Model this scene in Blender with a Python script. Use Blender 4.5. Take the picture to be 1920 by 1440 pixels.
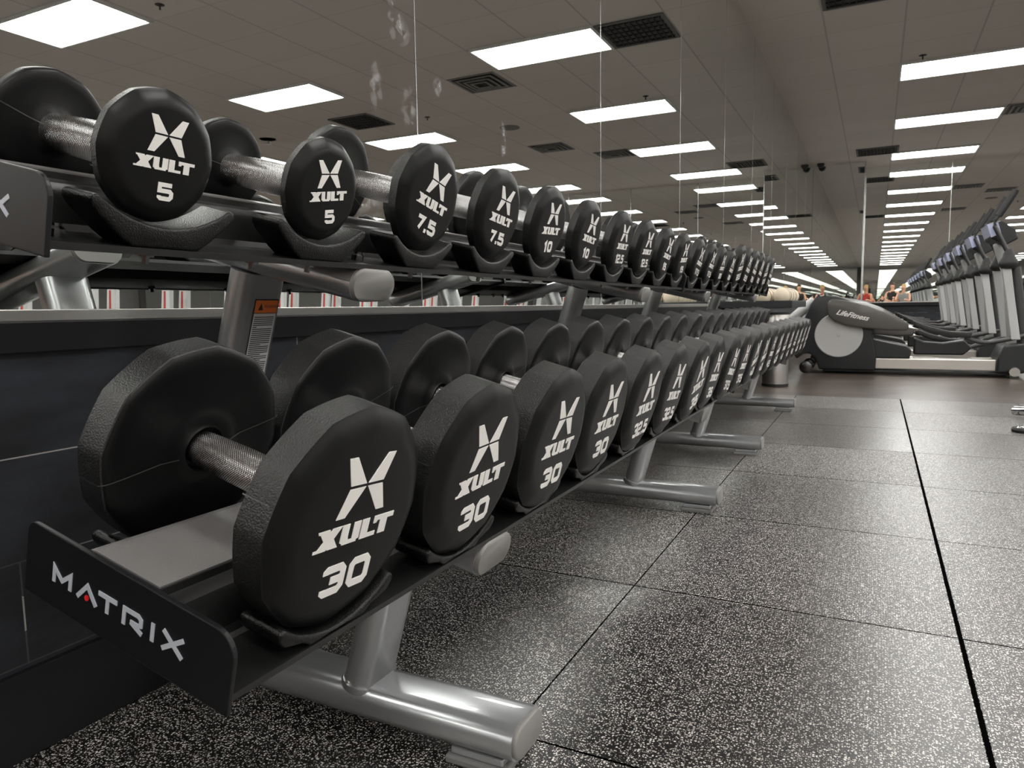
import bpy, bmesh, math, random
from mathutils import Vector, Matrix
from math import sin, cos, pi, radians, sqrt, atan2
random.seed(7)
S = 0.60                      # all lengths below are in camera heights; S turns them into metres
sc = bpy.context.scene
for o in list(bpy.data.objects): bpy.data.objects.remove(o)

# ---------------------------------------------------------------- camera
def look(yaw, pitch, roll):
    f = Vector((sin(yaw)*cos(pitch), cos(yaw)*cos(pitch), sin(pitch)))
    r = Vector((cos(yaw), -sin(yaw), 0)); d = f.cross(r)
    r2 = cos(roll)*r + sin(roll)*d; d2 = -sin(roll)*r + cos(roll)*d
    return Matrix((( r2.x, -d2.x, -f.x), (r2.y, -d2.y, -f.y), (r2.z, -d2.z, -f.z))).to_4x4()
cam = bpy.data.cameras.new('camera'); co = bpy.data.objects.new('camera', cam)
sc.collection.objects.link(co)
cam.sensor_width = 36; cam.lens = 1353/1920*36
co.matrix_world = Matrix.Translation((0, 0, 1.0*S)) @ look(radians(-26.7), radians(-6.03), radians(0.85))
cam.clip_start = 0.02; cam.clip_end = 200
cam.dof.use_dof = True; cam.dof.focus_distance = 0.95; cam.dof.aperture_fstop = 22
sc.camera = co

# ---------------------------------------------------------------- world, exposure, light
w = bpy.data.worlds.new('world'); sc.world = w; w.use_nodes = True
w.node_tree.nodes['Background'].inputs[0].default_value = (0.5, 0.5, 0.48, 1)
w.node_tree.nodes['Background'].inputs[1].default_value = 0.02
vs = sc.view_settings
vs.view_transform = 'Standard'; vs.look = 'None'; vs.gamma = 1.0; vs.use_curve_mapping = False
vs.exposure = 0.92
LAMP = 11.0                   # emission of the ceiling light panels
sc.cycles.max_bounces = 16; sc.cycles.glossy_bounces = 14; sc.cycles.diffuse_bounces = 4
sc.cycles.transmission_bounces = 4; sc.cycles.sample_clamp_indirect = 6.0
sc.cycles.use_denoising = True; sc.cycles.use_light_tree = True
sc.cycles.blur_glossy = 0.3; sc.cycles.caustics_refractive = False

# ---------------------------------------------------------------- materials
def newmat(name):
    m = bpy.data.materials.new(name); m.use_nodes = True
    nt = m.node_tree; b = nt.nodes['Principled BSDF']
    return m, nt, b
def nd(nt, t, **kw):
    n = nt.nodes.new(t)
    for k, v in kw.items():
        if k.startswith('i_'):
            key = k[2:]; key = int(key) if key.isdigit() else key.replace('_', ' ')
            n.inputs[key].default_value = v
        else: setattr(n, k, v)
    return n
def ln(nt, a, b): nt.links.new(a, b)
def mth(nt, op, a, b=None, c=None):
    n = nt.nodes.new('ShaderNodeMath'); n.operation = op
    for i, v in enumerate((a, b, c)):
        if v is None: continue
        if isinstance(v, (int, float)): n.inputs[i].default_value = v
        else: nt.links.new(v, n.inputs[i])
    return n.outputs[0]
def mixc(nt, fac, a, b):
    n = nt.nodes.new('ShaderNodeMix'); n.data_type = 'RGBA'
    for i, v in ((0, fac), (6, a), (7, b)):
        if isinstance(v, (int, float)): n.inputs[i].default_value = v
        elif isinstance(v, tuple): n.inputs[i].default_value = v
        else: nt.links.new(v, n.inputs[i])
    return n.outputs[2]
def plain(name, col, rough=0.5, metal=0.0, spec=0.5, bump=None, bscale=400, bdist=0.0004, var=0.0, coat=0.0):
    m, nt, b = newmat(name)
    b.inputs['Base Color'].default_value = (*col, 1); b.inputs['Roughness'].default_value = rough
    b.inputs['Metallic'].default_value = metal; b.inputs['Specular IOR Level'].default_value = spec
    b.inputs['Coat Weight'].default_value = coat
    if bump or var:
        tc = nd(nt, 'ShaderNodeTexCoord')
        n = nd(nt, 'ShaderNodeTexNoise', i_Scale=bscale, i_Detail=3.0); ln(nt, tc.outputs['Object'], n.inputs['Vector'])
        if bump:
            bp = nd(nt, 'ShaderNodeBump', i_Strength=bump, i_Distance=bdist)
            ln(nt, n.outputs['Fac'], bp.inputs['Height']); ln(nt, bp.outputs[0], b.inputs['Normal'])
        if var:
            n2 = nd(nt, 'ShaderNodeTexNoise', i_Scale=bscale*0.05, i_Detail=4.0); ln(nt, tc.outputs['Object'], n2.inputs['Vector'])
            r = nd(nt, 'ShaderNodeMapRange', i_3=rough-var, i_4=rough+var); ln(nt, n2.outputs['Fac'], r.inputs[0]); ln(nt, r.outputs[0], b.inputs['Roughness'])
    return m
M = {}
M['urethane'] = plain('urethane', (0.0038, 0.0038, 0.0040), 0.40, spec=0.22, bump=0.2, bscale=900, bdist=0.0003)
M['urethane_band'] = plain('urethane_band', (0.010, 0.010, 0.0102), 0.36, spec=0.6, bump=1.0, bscale=620, bdist=0.0009)
M['seam'] = plain('seam', (0.05, 0.05, 0.05), 0.3, spec=0.6)
M['ink'] = plain('ink', (0.84, 0.82, 0.79), 0.5)
M['saddle'] = plain('saddle_rubber', (0.0035, 0.0035, 0.0035), 0.30, spec=0.32, bump=1.0, bscale=700, bdist=0.0007)
M['saddle_edge'] = M['saddle']
M['powder'] = plain('black_powder_coat', (0.010, 0.010, 0.010), 0.34, metal=0.0, spec=0.5, bump=0.45, bscale=1500, bdist=0.0003)
M['grey_powder'] = plain('grey_metallic_powder', (0.30, 0.29, 0.285), 0.40, metal=0.6, spec=0.5, bump=1.0, bscale=900, bdist=0.0006)
M['plate'] = plain('plate_powder_coat', (0.008, 0.008, 0.009), 0.40, spec=0.30)
M['silver_paint'] = plain('silver_grey_paint', (0.42, 0.43, 0.44), 0.28, metal=0.65, spec=0.5, coat=0.5)
M['cap'] = plain('grey_plastic_cap', (0.20, 0.195, 0.185), 0.42)
M['chrome'] = plain('chrome', (0.75, 0.75, 0.75), 0.12, metal=1.0)
M['dark_steel'] = plain('dark_steel', (0.10, 0.10, 0.10), 0.25, metal=1.0)
M['letter_silver'] = plain('letter_silver', (0.50, 0.54, 0.60), 0.4, metal=0.1)
M['red'] = plain('red_dot', (0.75, 0.02, 0.02), 0.4)
M['pad'] = plain('rubber_foot', (0.17, 0.17, 0.17), 0.5)
M['black_rubber'] = plain('black_rubber', (0.015, 0.015, 0.015), 0.5)
M['trim_dark'] = plain('trim_dark', (0.010, 0.010, 0.011), 0.5, spec=0.25)
M['alu'] = plain('brushed_aluminium', (0.52, 0.51, 0.49), 0.35, metal=0.85, bump=0.05, bscale=300)
M['seam_edge'] = plain('polished_glass_edge', (0.50, 0.51, 0.50), 0.22, metal=0.7)
M['label_white'] = plain('label_white', (0.62, 0.62, 0.64), 0.5)
M['label_orange'] = plain('label_orange', (0.85, 0.20, 0.03), 0.5)
M['label_black'] = plain('label_black', (0.02, 0.02, 0.02), 0.5)
M['shroud'] = plain('dark_plastic', (0.016, 0.017, 0.019), 0.42)
M['cover'] = plain('warm_grey_plastic', (0.085, 0.08, 0.075), 0.33, coat=0.2)
M['disc'] = plain('pale_grey_plastic', (0.50, 0.50, 0.49), 0.45)
M['post_grey'] = plain('light_grey_paint', (0.50, 0.51, 0.51), 0.35)
M['post_dark'] = plain('dark_grey_paint', (0.05, 0.05, 0.052), 0.35, metal=0.2)
M['grip'] = plain('grip_foam', (0.018, 0.018, 0.018), 0.55)
M['silver_rail'] = plain('silver_rail', (0.62, 0.59, 0.55), 0.3, metal=0.7)
M['screen_blue'] = plain('console_face', (0.52, 0.56, 0.78), 0.3)
M['white_paint'] = plain('white_paint', (0.62, 0.63, 0.62), 0.4)
M['steel'] = plain('stainless_steel', (0.50, 0.48, 0.46), 0.34, metal=1.0)
M['towel'] = plain('cream_towelling', (0.74, 0.64, 0.50), 0.9, bump=0.6, bscale=300, bdist=0.001)
M['skin1'] = plain('skin_tan', (0.52, 0.26, 0.15), 0.5); M['skin2'] = plain('skin_fair', (0.70, 0.38, 0.25), 0.5)
M['cl_black'] = plain('cloth_black', (0.02, 0.02, 0.022), 0.8); M['cl_grey'] = plain('cloth_grey', (0.30, 0.33, 0.33), 0.8)
M['cl_purple'] = plain('cloth_purple', (0.30, 0.28, 0.55), 0.8); M['cl_red'] = plain('cloth_red', (0.45, 0.05, 0.04), 0.8)
M['hair1'] = plain('hair_brown', (0.06, 0.03, 0.015), 0.6); M['hair2'] = plain('hair_blonde', (0.45, 0.28, 0.10), 0.6)
M['vinyl'] = plain('bench_vinyl', (0.02, 0.02, 0.02), 0.4)

def mat_lamp():
    m, nt, b = newmat('light_diffuser')
    b.inputs['Base Color'].default_value = (0.8, 0.8, 0.78, 1)
    b.inputs['Emission Color'].default_value = (1.0, 0.985, 0.95, 1); b.inputs['Emission Strength'].default_value = LAMP
    return m
M['lamp'] = mat_lamp()
M['lamp_frame'] = plain('lamp_frame', (0.62, 0.62, 0.60), 0.45)
def mat_knurl():
    m, nt, b = newmat('knurled_chrome')
    b.inputs['Base Color'].default_value = (0.66, 0.65, 0.64, 1); b.inputs['Metallic'].default_value = 1; b.inputs['Roughness'].default_value = 0.24
    uv = nd(nt, 'ShaderNodeTexCoord'); sp = nd(nt, 'ShaderNodeSeparateXYZ'); ln(nt, uv.outputs['UV'], sp.inputs[0])
    a = mth(nt, 'SINE', mth(nt, 'MULTIPLY', mth(nt, 'ADD', sp.outputs[0], sp.outputs[1]), 2*pi))
    c = mth(nt, 'SINE', mth(nt, 'MULTIPLY', mth(nt, 'SUBTRACT', sp.outputs[0], sp.outputs[1]), 2*pi))
    h = mth(nt, 'MAXIMUM', a, c)
    bp = nd(nt, 'ShaderNodeBump', i_Strength=0.7, i_Distance=0.00025); ln(nt, h, bp.inputs['Height']); ln(nt, bp.outputs[0], b.inputs['Normal'])
    ln(nt, mixc(nt, mth(nt, 'MULTIPLY_ADD', h, 0.5, 0.5), (0.92, 0.91, 0.90, 1), (0.42, 0.42, 0.42, 1)), b.inputs['Base Color'])
    return m
M['knurl'] = mat_knurl()
def mat_rubber_floor():
    m, nt, b = newmat('speckled_rubber')
    g = nd(nt, 'ShaderNodeNewGeometry'); sp = nd(nt, 'ShaderNodeSeparateXYZ'); ln(nt, g.outputs['Position'], sp.inputs[0])
    X, Y = mth(nt, 'DIVIDE', sp.outputs[0], S), mth(nt, 'DIVIDE', sp.outputs[1], S)
    nz = nd(nt, 'ShaderNodeTexNoise', i_Scale=260.0, i_Detail=1.0); ln(nt, g.outputs['Position'], nz.inputs['Vector'])
    add = nd(nt, 'ShaderNodeVectorMath', operation='MULTIPLY_ADD'); ln(nt, nz.outputs['Color'], add.inputs[0]); add.inputs[1].default_value = (0.0035,)*3; ln(nt, g.outputs['Position'], add.inputs[2])
    def flecks(scale, r, thr):
        v = nd(nt, 'ShaderNodeTexVoronoi', i_Scale=scale, i_Randomness=1.0); v.voronoi_dimensions = '2D'; ln(nt, add.outputs[0], v.inputs['Vector'])
        s2 = nd(nt, 'ShaderNodeSeparateColor'); ln(nt, v.outputs['Color'], s2.inputs[0])
        on = mth(nt, 'GREATER_THAN', s2.outputs[0], thr)
        rad = mth(nt, 'MULTIPLY_ADD', s2.outputs[1], r*0.7, r*0.45)
        return mth(nt, 'MULTIPLY', mth(nt, 'LESS_THAN', v.outputs['Distance'], rad), on)
    f = mth(nt, 'MAXIMUM', flecks(235.0, 0.33, 0.44), flecks(400.0, 0.31, 0.66))
    v3 = nd(nt, 'ShaderNodeTexVoronoi', i_Scale=230.0); v3.voronoi_dimensions = '2D'; ln(nt, g.outputs['Position'], v3.inputs['Vector'])
    s3 = nd(nt, 'ShaderNodeSeparateColor'); ln(nt, v3.outputs['Color'], s3.inputs[0])
    # tiles
    tx = mth(nt, 'FLOOR', mth(nt, 'ADD', X, 0.74)); ty = mth(nt, 'FLOOR', mth(nt, 'ADD', Y, -0.43))
    wn = nd(nt, 'ShaderNodeTexWhiteNoise', noise_dimensions='2D'); cb = nd(nt, 'ShaderNodeCombineXYZ'); ln(nt, tx, cb.inputs[0]); ln(nt, ty, cb.inputs[1]); ln(nt, cb.outputs[0], wn.inputs['Vector'])
    tone = mth(nt, 'MULTIPLY_ADD', wn.outputs['Value'], 0.5, 0.75)
    ramp = mixc(nt, s3.outputs[2], (0.45, 0.42, 0.39, 1), (0.86, 0.83, 0.79, 1))
    base = mixc(nt, f, (0.0045, 0.0045, 0.0046, 1), ramp)
    def line(coord, off, per, wd):
        a = mth(nt, 'SUBTRACT', coord, off)
        fr = mth(nt, 'ABSOLUTE', mth(nt, 'SUBTRACT', a, mth(nt, 'MULTIPLY', mth(nt, 'ROUND', mth(nt, 'DIVIDE', a, per)), per)))
        return mth(nt, 'LESS_THAN', fr, wd)
    wob = mth(nt, 'MULTIPLY', mth(nt, 'SUBTRACT', nz.outputs['Fac'], 0.5), 0.006)
    Xw, Yw = mth(nt, 'ADD', X, wob), mth(nt, 'ADD', Y, wob)
    wide = mth(nt, 'LESS_THAN', mth(nt, 'ABSOLUTE', mth(nt, 'SUBTRACT', Xw, 0.26)), 0.0068)
    L = mth(nt, 'MAXIMUM', mth(nt, 'MAXIMUM', line(Xw, -0.742, 1.003, 0.0024), line(Yw, 0.435, 0.998, 0.0034)), wide)
    col = mixc(nt, L, base, (0.002, 0.002, 0.002, 1))
    tn = nd(nt, 'ShaderNodeVectorMath', operation='SCALE'); ln(nt, col, tn.inputs[0]); ln(nt, tone, tn.inputs[3]); ln(nt, tn.outputs[0], b.inputs['Base Color'])
    ln(nt, mth(nt, 'MULTIPLY_ADD', wn.outputs['Value'], 0.12, 0.30), b.inputs['Roughness'])
    ln(nt, mth(nt, 'MULTIPLY_ADD', L, -0.75, 0.75), b.inputs['Specular IOR Level'])
    b.inputs['Sheen Roughness'].default_value = 0.18; b.inputs['Sheen Tint'].default_value = (1, .92, .84, 1)
    ln(nt, mth(nt, 'MULTIPLY_ADD', L, -0.38, 0.38), b.inputs['Sheen Weight'])
    hb = mth(nt, 'MULTIPLY_ADD', L, -0.6, mth(nt, 'MULTIPLY', nz.outputs['Fac'], 1.0))
    bp = nd(nt, 'ShaderNodeBump', i_Strength=0.3, i_Distance=0.0010); ln(nt, hb, bp.inputs['Height']); ln(nt, bp.outputs[0], b.inputs['Normal'])
    return m
M['rubber_floor'] = mat_rubber_floor()
def mat_wood_floor():
    m, nt, b = newmat('brown_plank_floor')
    g = nd(nt, 'ShaderNodeNewGeometry'); mp = nd(nt, 'ShaderNodeMapping'); mp.inputs['Scale'].default_value = (1.2, 14, 1); ln(nt, g.outputs['Position'], mp.inputs[0])
    n = nd(nt, 'ShaderNodeTexNoise', i_Scale=1.0, i_Detail=5.0); ln(nt, mp.outputs[0], n.inputs['Vector'])
    br = nd(nt, 'ShaderNodeTexBrick', i_Scale=1.0, i_Mortar_Size=0.004, i_Brick_Width=1.2, i_Row_Height=0.18); ln(nt, g.outputs['Position'], br.inputs['Vector'])
    br.inputs['Color1'].default_value = (0.075, 0.058, 0.046, 1); br.inputs['Color2'].default_value = (0.12, 0.095, 0.076, 1); br.inputs['Mortar'].default_value = (0.02, 0.016, 0.013, 1)
    c = mixc(nt, n.outputs['Fac'], (0.05, 0.038, 0.03, 1), br.outputs['Color'])
    ln(nt, c, b.inputs['Base Color']); b.inputs['Roughness'].default_value = 0.34
    return m
M['wood_floor'] = mat_wood_floor()
def mat_ceiling():
    m, nt, b = newmat('ceiling_tiles')
    g = nd(nt, 'ShaderNodeNewGeometry'); sp = nd(nt, 'ShaderNodeSeparateXYZ'); ln(nt, g.outputs['Position'], sp.inputs[0])
    X, Y = mth(nt, 'DIVIDE', sp.outputs[0], S), mth(nt, 'DIVIDE', sp.outputs[1], S)
    def dist(coord, off, per):
        a = mth(nt, 'SUBTRACT', coord, off)
        return mth(nt, 'ABSOLUTE', mth(nt, 'SUBTRACT', a, mth(nt, 'MULTIPLY', mth(nt, 'ROUND', mth(nt, 'DIVIDE', a, per)), per)))
    L1 = mth(nt, 'LESS_THAN', dist(X, 0.24, 1.04), 0.014); L2 = mth(nt, 'LESS_THAN', dist(Y, 10.18, 1.02), 0.010)
    n = nd(nt, 'ShaderNodeTexNoise', i_Scale=120.0, i_Detail=3.0); ln(nt, g.outputs['Position'], n.inputs['Vector'])
    tx = mth(nt, 'FLOOR', mth(nt, 'DIVIDE', mth(nt, 'SUBTRACT', X, 0.24), 1.04)); ty = mth(nt, 'FLOOR', mth(nt, 'DIVIDE', mth(nt, 'SUBTRACT', Y, 10.18), 1.02))
    wn = nd(nt, 'ShaderNodeTexWhiteNoise', noise_dimensions='2D'); cb = nd(nt, 'ShaderNodeCombineXYZ'); ln(nt, tx, cb.inputs[0]); ln(nt, ty, cb.inputs[1]); ln(nt, cb.outputs[0], wn.inputs['Vector'])
    tile = mixc(nt, wn.outputs['Value'], (0.52, 0.475, 0.435, 1), (0.56, 0.51, 0.465, 1))
    tile = mixc(nt, mth(nt, 'MULTIPLY', n.outputs['Fac'], 0.3), tile, (0.50, 0.47, 0.44, 1))
    ln(nt, mixc(nt, mth(nt, 'MAXIMUM', mth(nt, 'MULTIPLY', L1, .75), mth(nt, 'MULTIPLY', L2, .4)), tile, (0.34, 0.31, 0.285, 1)), b.inputs['Base Color'])
    b.inputs['Roughness'].default_value = 0.9
    return m
M['ceiling'] = mat_ceiling()
def mat_wall_tile():
    m, nt, b = newmat('slate_plank_tiles')
    g = nd(nt, 'ShaderNodeNewGeometry'); sp = nd(nt, 'ShaderNodeSeparateXYZ'); ln(nt, g.outputs['Position'], sp.inputs[0])
    Y = mth(nt, 'DIVIDE', mth(nt, 'ADD', sp.outputs[1], mth(nt, 'MULTIPLY', sp.outputs[0], 0.0)), S); Z = mth(nt, 'DIVIDE', sp.outputs[2], S)
    row = mth(nt, 'FLOOR', mth(nt, 'DIVIDE', mth(nt, 'SUBTRACT', Z, 0.211), 0.2365))
    def dist(coord, off, per):
        a = mth(nt, 'SUBTRACT', coord, off)
        return mth(nt, 'ABSOLUTE', mth(nt, 'SUBTRACT', a, mth(nt, 'MULTIPLY', mth(nt, 'ROUND', mth(nt, 'DIVIDE', a, per)), per)))
    yy = mth(nt, 'SUBTRACT', Y, mth(nt, 'MULTIPLY', row, 0.452))
    L = mth(nt, 'MAXIMUM', mth(nt, 'LESS_THAN', dist(Z, 0.211, 0.2365), 0.0016), mth(nt, 'MULTIPLY', mth(nt, 'LESS_THAN', dist(yy, 0.905, 1.81), 0.002), mth(nt, 'GREATER_THAN', row, -0.5)))
    mp = nd(nt, 'ShaderNodeMapping'); mp.inputs['Scale'].default_value = (3, 3, 9); ln(nt, g.outputs['Position'], mp.inputs[0])
    n = nd(nt, 'ShaderNodeTexNoise', i_Scale=2.0, i_Detail=6.0, i_Roughness=0.65); ln(nt, mp.outputs[0], n.inputs['Vector'])
    r = nd(nt, 'ShaderNodeMapRange', i_1=0.35, i_2=0.75); ln(nt, n.outputs['Fac'], r.inputs[0])
    c = mixc(nt, r.outputs[0], (0.010, 0.011, 0.013, 1), (0.030, 0.034, 0.044, 1))
    nb = nd(nt, 'ShaderNodeTexNoise', i_Scale=9.0, i_Detail=2.0); ln(nt, g.outputs['Position'], nb.inputs['Vector'])
    gl = mixc(nt, mth(nt, 'GREATER_THAN', nb.outputs['Fac'], 0.44), (0.05, 0.05, 0.05, 1), (0.30, 0.29, 0.28, 1))  # broken glint of the grout painted into its colour by noise
    ln(nt, mixc(nt, L, c, gl), b.inputs['Base Color']); b.inputs['Roughness'].default_value = 0.55
    b.inputs['Specular IOR Level'].default_value = 0.35
    return m
M['wall_tile'] = mat_wall_tile()
def mat_mirror(name, tint, smudges=()):
    m, nt, b = newmat(name)
    nt.nodes.remove(b)
    out = [n for n in nt.nodes if n.type == 'OUTPUT_MATERIAL'][0]
    gl = nd(nt, 'ShaderNodeBsdfGlossy'); gl.inputs['Color'].default_value = (*tint, 1); gl.inputs['Roughness'].default_value = 0.0
    if smudges:
        g = nd(nt, 'ShaderNodeNewGeometry'); sp = nd(nt, 'ShaderNodeSeparateXYZ'); ln(nt, g.outputs['Position'], sp.inputs[0])
        nz = nd(nt, 'ShaderNodeTexNoise', i_Scale=42.0, i_Detail=4.0, i_Roughness=0.6); ln(nt, g.outputs['Position'], nz.inputs['Vector'])
        tot = None
        for (y, z, ry, rz, k) in smudges:
            a = mth(nt, 'DIVIDE', mth(nt, 'SUBTRACT', sp.outputs[1], y*S), ry*S); c = mth(nt, 'DIVIDE', mth(nt, 'SUBTRACT', sp.outputs[2], z*S), rz*S)
            d = mth(nt, 'MAXIMUM', mth(nt, 'SUBTRACT', 1.0, mth(nt, 'ADD', mth(nt, 'MULTIPLY', a, a), mth(nt, 'MULTIPLY', c, c))), 0.0)
            q = mth(nt, 'MULTIPLY', d, k); tot = q if tot is None else mth(nt, 'MAXIMUM', tot, q)
        r = nd(nt, 'ShaderNodeMapRange', i_1=0.45, i_2=0.62); ln(nt, nz.outputs['Fac'], r.inputs[0])
        fac = mth(nt, 'MULTIPLY', tot, r.outputs[0])
        df = nd(nt, 'ShaderNodeBsdfDiffuse'); df.inputs['Color'].default_value = (0.8, 0.8, 0.8, 1)
        mx = nd(nt, 'ShaderNodeMixShader'); ln(nt, fac, mx.inputs[0]); ln(nt, gl.outputs[0], mx.inputs[1]); ln(nt, df.outputs[0], mx.inputs[2]); ln(nt, mx.outputs[0], out.inputs[0])
    else: ln(nt, gl.outputs[0], out.inputs[0])
    return m
SM = [(2.53, 2.13, 0.09, 0.07, .35), (2.50, 2.22, 0.04, 0.03, .4), (2.37, 1.86, 0.05, 0.11, .28), (2.60, 1.83, 0.07, 0.11, .22), (2.82, 1.98, 0.04, 0.05, .35), (2.30, 1.42, 0.10, 0.07, .3), (3.45, 1.86, 0.03, .13, .35)]
M['mirror'] = mat_mirror('mirror_silvering', (0.915, 0.935, 0.92), SM)
M['mirror2'] = mat_mirror('mirror_silvering_end', (0.915, 0.935, 0.92))
M['wall_paint'] = plain('wall_paint', (0.14, 0.135, 0.13), 0.8)

# ---------------------------------------------------------------- mesh helpers
COL = sc.collection
class MB:
    def __init__(s): s.v = []; s.f = []; s.m = []; s.uv = {}
    def add(s, vs_, fs, mi=0, mat=None, uvs=None):
        o = len(s.v)
        for p in vs_:
            p = Vector(p); s.v.append(mat @ p if mat is not None else p)
        for k, f in enumerate(fs):
            s.f.append([o+i for i in f]); s.m.append(mi)
            if uvs: s.uv[len(s.f)-1] = uvs[k]
        return s
    def box(s, c, d, mi=0, mat=None):
        x, y, z = c; a, b, e = d[0]/2, d[1]/2, d[2]/2
        v = [(x+i*a, y+j*b, z+k*e) for i in (-1, 1) for j in (-1, 1) for k in (-1, 1)]
        return s.add(v, [(0,1,3,2),(4,6,7,5),(0,4,5,1),(2,3,7,6),(0,2,6,4),(1,5,7,3)], mi, mat)
    def prism(s, pts, fn, a, b, mi=0, mat=None):
        """closed 2D outline pts swept from a to b; fn(p, q, t) gives the 3D point"""
        n = len(pts); v = [fn(p, q, a) for p, q in pts]+[fn(p, q, b) for p, q in pts]
        f = [tuple(range(n-1, -1, -1)), tuple(range(n, 2*n))]+[(i, (i+1) % n, n+(i+1) % n, n+i) for i in range(n)]
        return s.add(v, f, mi, mat)
    def lathe(s, prof, n=48, mi=0, mat=None, rf=None, caps=True):
        """profile (x, r) turned about the X axis"""
        v = []; f = []
        for x, r in prof:
            for k in range(n):
                t = 2*pi*k/n; rr = r*(rf(t, r) if rf else 1); v.append((x, rr*cos(t), rr*sin(t)))
        for i in range(len(prof)-1):
            for k in range(n):
                a, b = i*n+k, i*n+(k+1) % n
                f.append((a, b, b+n, a+n))
        if caps: f.append(tuple(range(n-1, -1, -1))); f.append(tuple((len(prof)-1)*n+k for k in range(n)))
        return s.add(v, f, mi, mat)
    def tube(s, path, r, n=12, mi=0, ry=None, up=Vector((0, 0, 1)), caps=True):
        """tube along a path; ry gives a second half-width (stadium section) along up"""
        P = [Vector(p) for p in path]; v = []; f = []; N = len(P)
        for i, p in enumerate(P):
            t = (P[min(i+1, N-1)]-P[max(i-1, 0)]).normalized()
            u = up - t*up.dot(t)
            if u.length < 1e-4: u = Vector((1, 0, 0)) - t*t.x
            u.normalize(); sd = t.cross(u)
            rr = r[i] if isinstance(r, (list, tuple)) else r
            for k in range(n):
                a = 2*pi*k/n
                if ry is None: v.append(p+sd*rr*cos(a)+u*rr*sin(a))
                else:
                    L = ry-rr; x = cos(a)*rr; v.append(p+u*x+sd*(rr*sin(a)+(L if sin(a) >= 0 else -L)))
        for i in range(N-1):
            for k in range(n): a, b = i*n+k, i*n+(k+1) % n; f.append((a, b, b+n, a+n))
        if caps: f.append(tuple(range(n-1, -1, -1))); f.append(tuple((N-1)*n+k for k in range(n)))
        return s.add(v, f, mi)
    def mesh(s, name, mats):
        me = bpy.data.meshes.new(name)
        me.from_pydata([tuple(p*S) for p in s.v], [], s.f)
        for m in mats: me.materials.append(m)
        for i, p in enumerate(me.polygons): p.material_index = s.m[i]
        if s.uv:
            ul = me.uv_layers.new(name='UVMap')
            for fi, uvs in s.uv.items():
                for li, u in zip(me.polygons[fi].loop_indices, uvs): ul.data[li].uv = u
        bm = bmesh.new(); bm.from_mesh(me); bmesh.ops.recalc_face_normals(bm, faces=bm.faces[:]); bm.to_mesh(me); bm.free()
        me.update(); return me
    def build(s, name, mats, parent=None, smooth=None, bevel=0, seg=2, loc=None):
        if not isinstance(mats, (list, tuple)): mats = [mats]
        me = s.mesh(name, mats); o = bpy.data.objects.new(name, me); COL.objects.link(o)
        if parent is not None: o.parent = parent
        if loc is not None: o.location = Vector(loc)*S
        finish(o, smooth, bevel, seg); return o
def finish(o, smooth, bevel, seg=2):
    if bevel:
        b = o.modifiers.new('bevel', 'BEVEL'); b.width = bevel*S; b.segments = seg; b.limit_method = 'ANGLE'; b.angle_limit = radians(35)
        b.harden_normals = False
    if smooth is not None:
        me = o.data
        for p in me.polygons: p.use_smooth = True
        bm = bmesh.new(); bm.from_mesh(me)
        for e in bm.edges:
            if len(e.link_faces) == 2 and e.calc_face_angle(0) > radians(smooth) and not bevel: e.smooth = False
        bm.to_mesh(me); bm.free()
def empty(name, loc=(0, 0, 0), rot=None, label=None, cat=None, group=None):
    o = bpy.data.objects.new(name, None); COL.objects.link(o); o.empty_display_size = 0.05
    o.location = Vector(loc)*S
    if rot is not None: o.rotation_euler = rot
    tag(o, label, cat, group); return o
def tag(o, label=None, cat=None, group=None, kind=None):
    if label: o['label'] = label
    if cat: o['category'] = cat
    if group: o['group'] = group
    if kind: o['kind'] = kind
    return o
def ref(name, me, parent, mods=None, loc=None, rot=None):
    o = bpy.data.objects.new(name, me); COL.objects.link(o); o.parent = parent
    if loc is not None: o.location = Vector(loc)*S
    if rot is not None: o.rotation_euler = rot
    return o
def copy_tree(o, parent=None):
    c = o.copy(); COL.objects.link(c); c.parent = parent
    for ch in list(o.children): copy_tree(ch, c)
    return c
ID = lambda p, q, t: (p, q, t)
def rrect(x0, x1, z0, z1, r, n=6):
    out = []
    for cx, cz, a0 in ((x1-r, z1-r, 0), (x0+r, z1-r, 90), (x0+r, z0+r, 180), (x1-r, z0+r, 270)):
        for i in range(n+1): a = radians(a0+90*i/n); out.append((cx+r*cos(a), cz+r*sin(a)))
    return out
def stadium(hy, hz, n=10):
    L = hy-hz; out = []
    for i in range(n+1): a = -pi/2+pi*i/n; out.append((L+hz*cos(a), hz*sin(a)))
    for i in range(n+1): a = pi/2+pi*i/n; out.append((-L+hz*cos(a), hz*sin(a)))
    return out
def stroke(pts, wd, closed=False):
    """flat polyline with mitred joints -> list of quads (2D)"""
    P = [Vector(p) for p in pts]; n = len(P); L = []; R = []
    for i in range(n):
        a = P[i-1] if (i > 0 or closed) else None; b = P[(i+1) % n] if (i < n-1 or closed) else None
        d1 = (P[i]-a).normalized() if a is not None else None; d2 = (b-P[i]).normalized() if b is not None else None
        if d1 is None: d1 = d2
        if d2 is None: d2 = d1
        n1 = Vector((-d1.y, d1.x)); n2 = Vector((-d2.y, d2.x)); mt = (n1+n2).normalized(); k = wd/2/max(0.35, mt.dot(n1))
        L.append(P[i]+mt*k); R.append(P[i]-mt*k)
    q = []
    for i in range(n if closed else n-1):
        j = (i+1) % n; q.append([tuple(L[i]), tuple(R[i]), tuple(R[j]), tuple(L[j])])
    return q
def plates(polys, x0, x1):
    """flat polygons in (y, z) given thickness along x"""
    m = MB()
    for i, p in enumerate(polys): m.prism(p, lambda a, b, t: (t, a, b), x0, x1+.00003*(i % 8))
    return m
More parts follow.
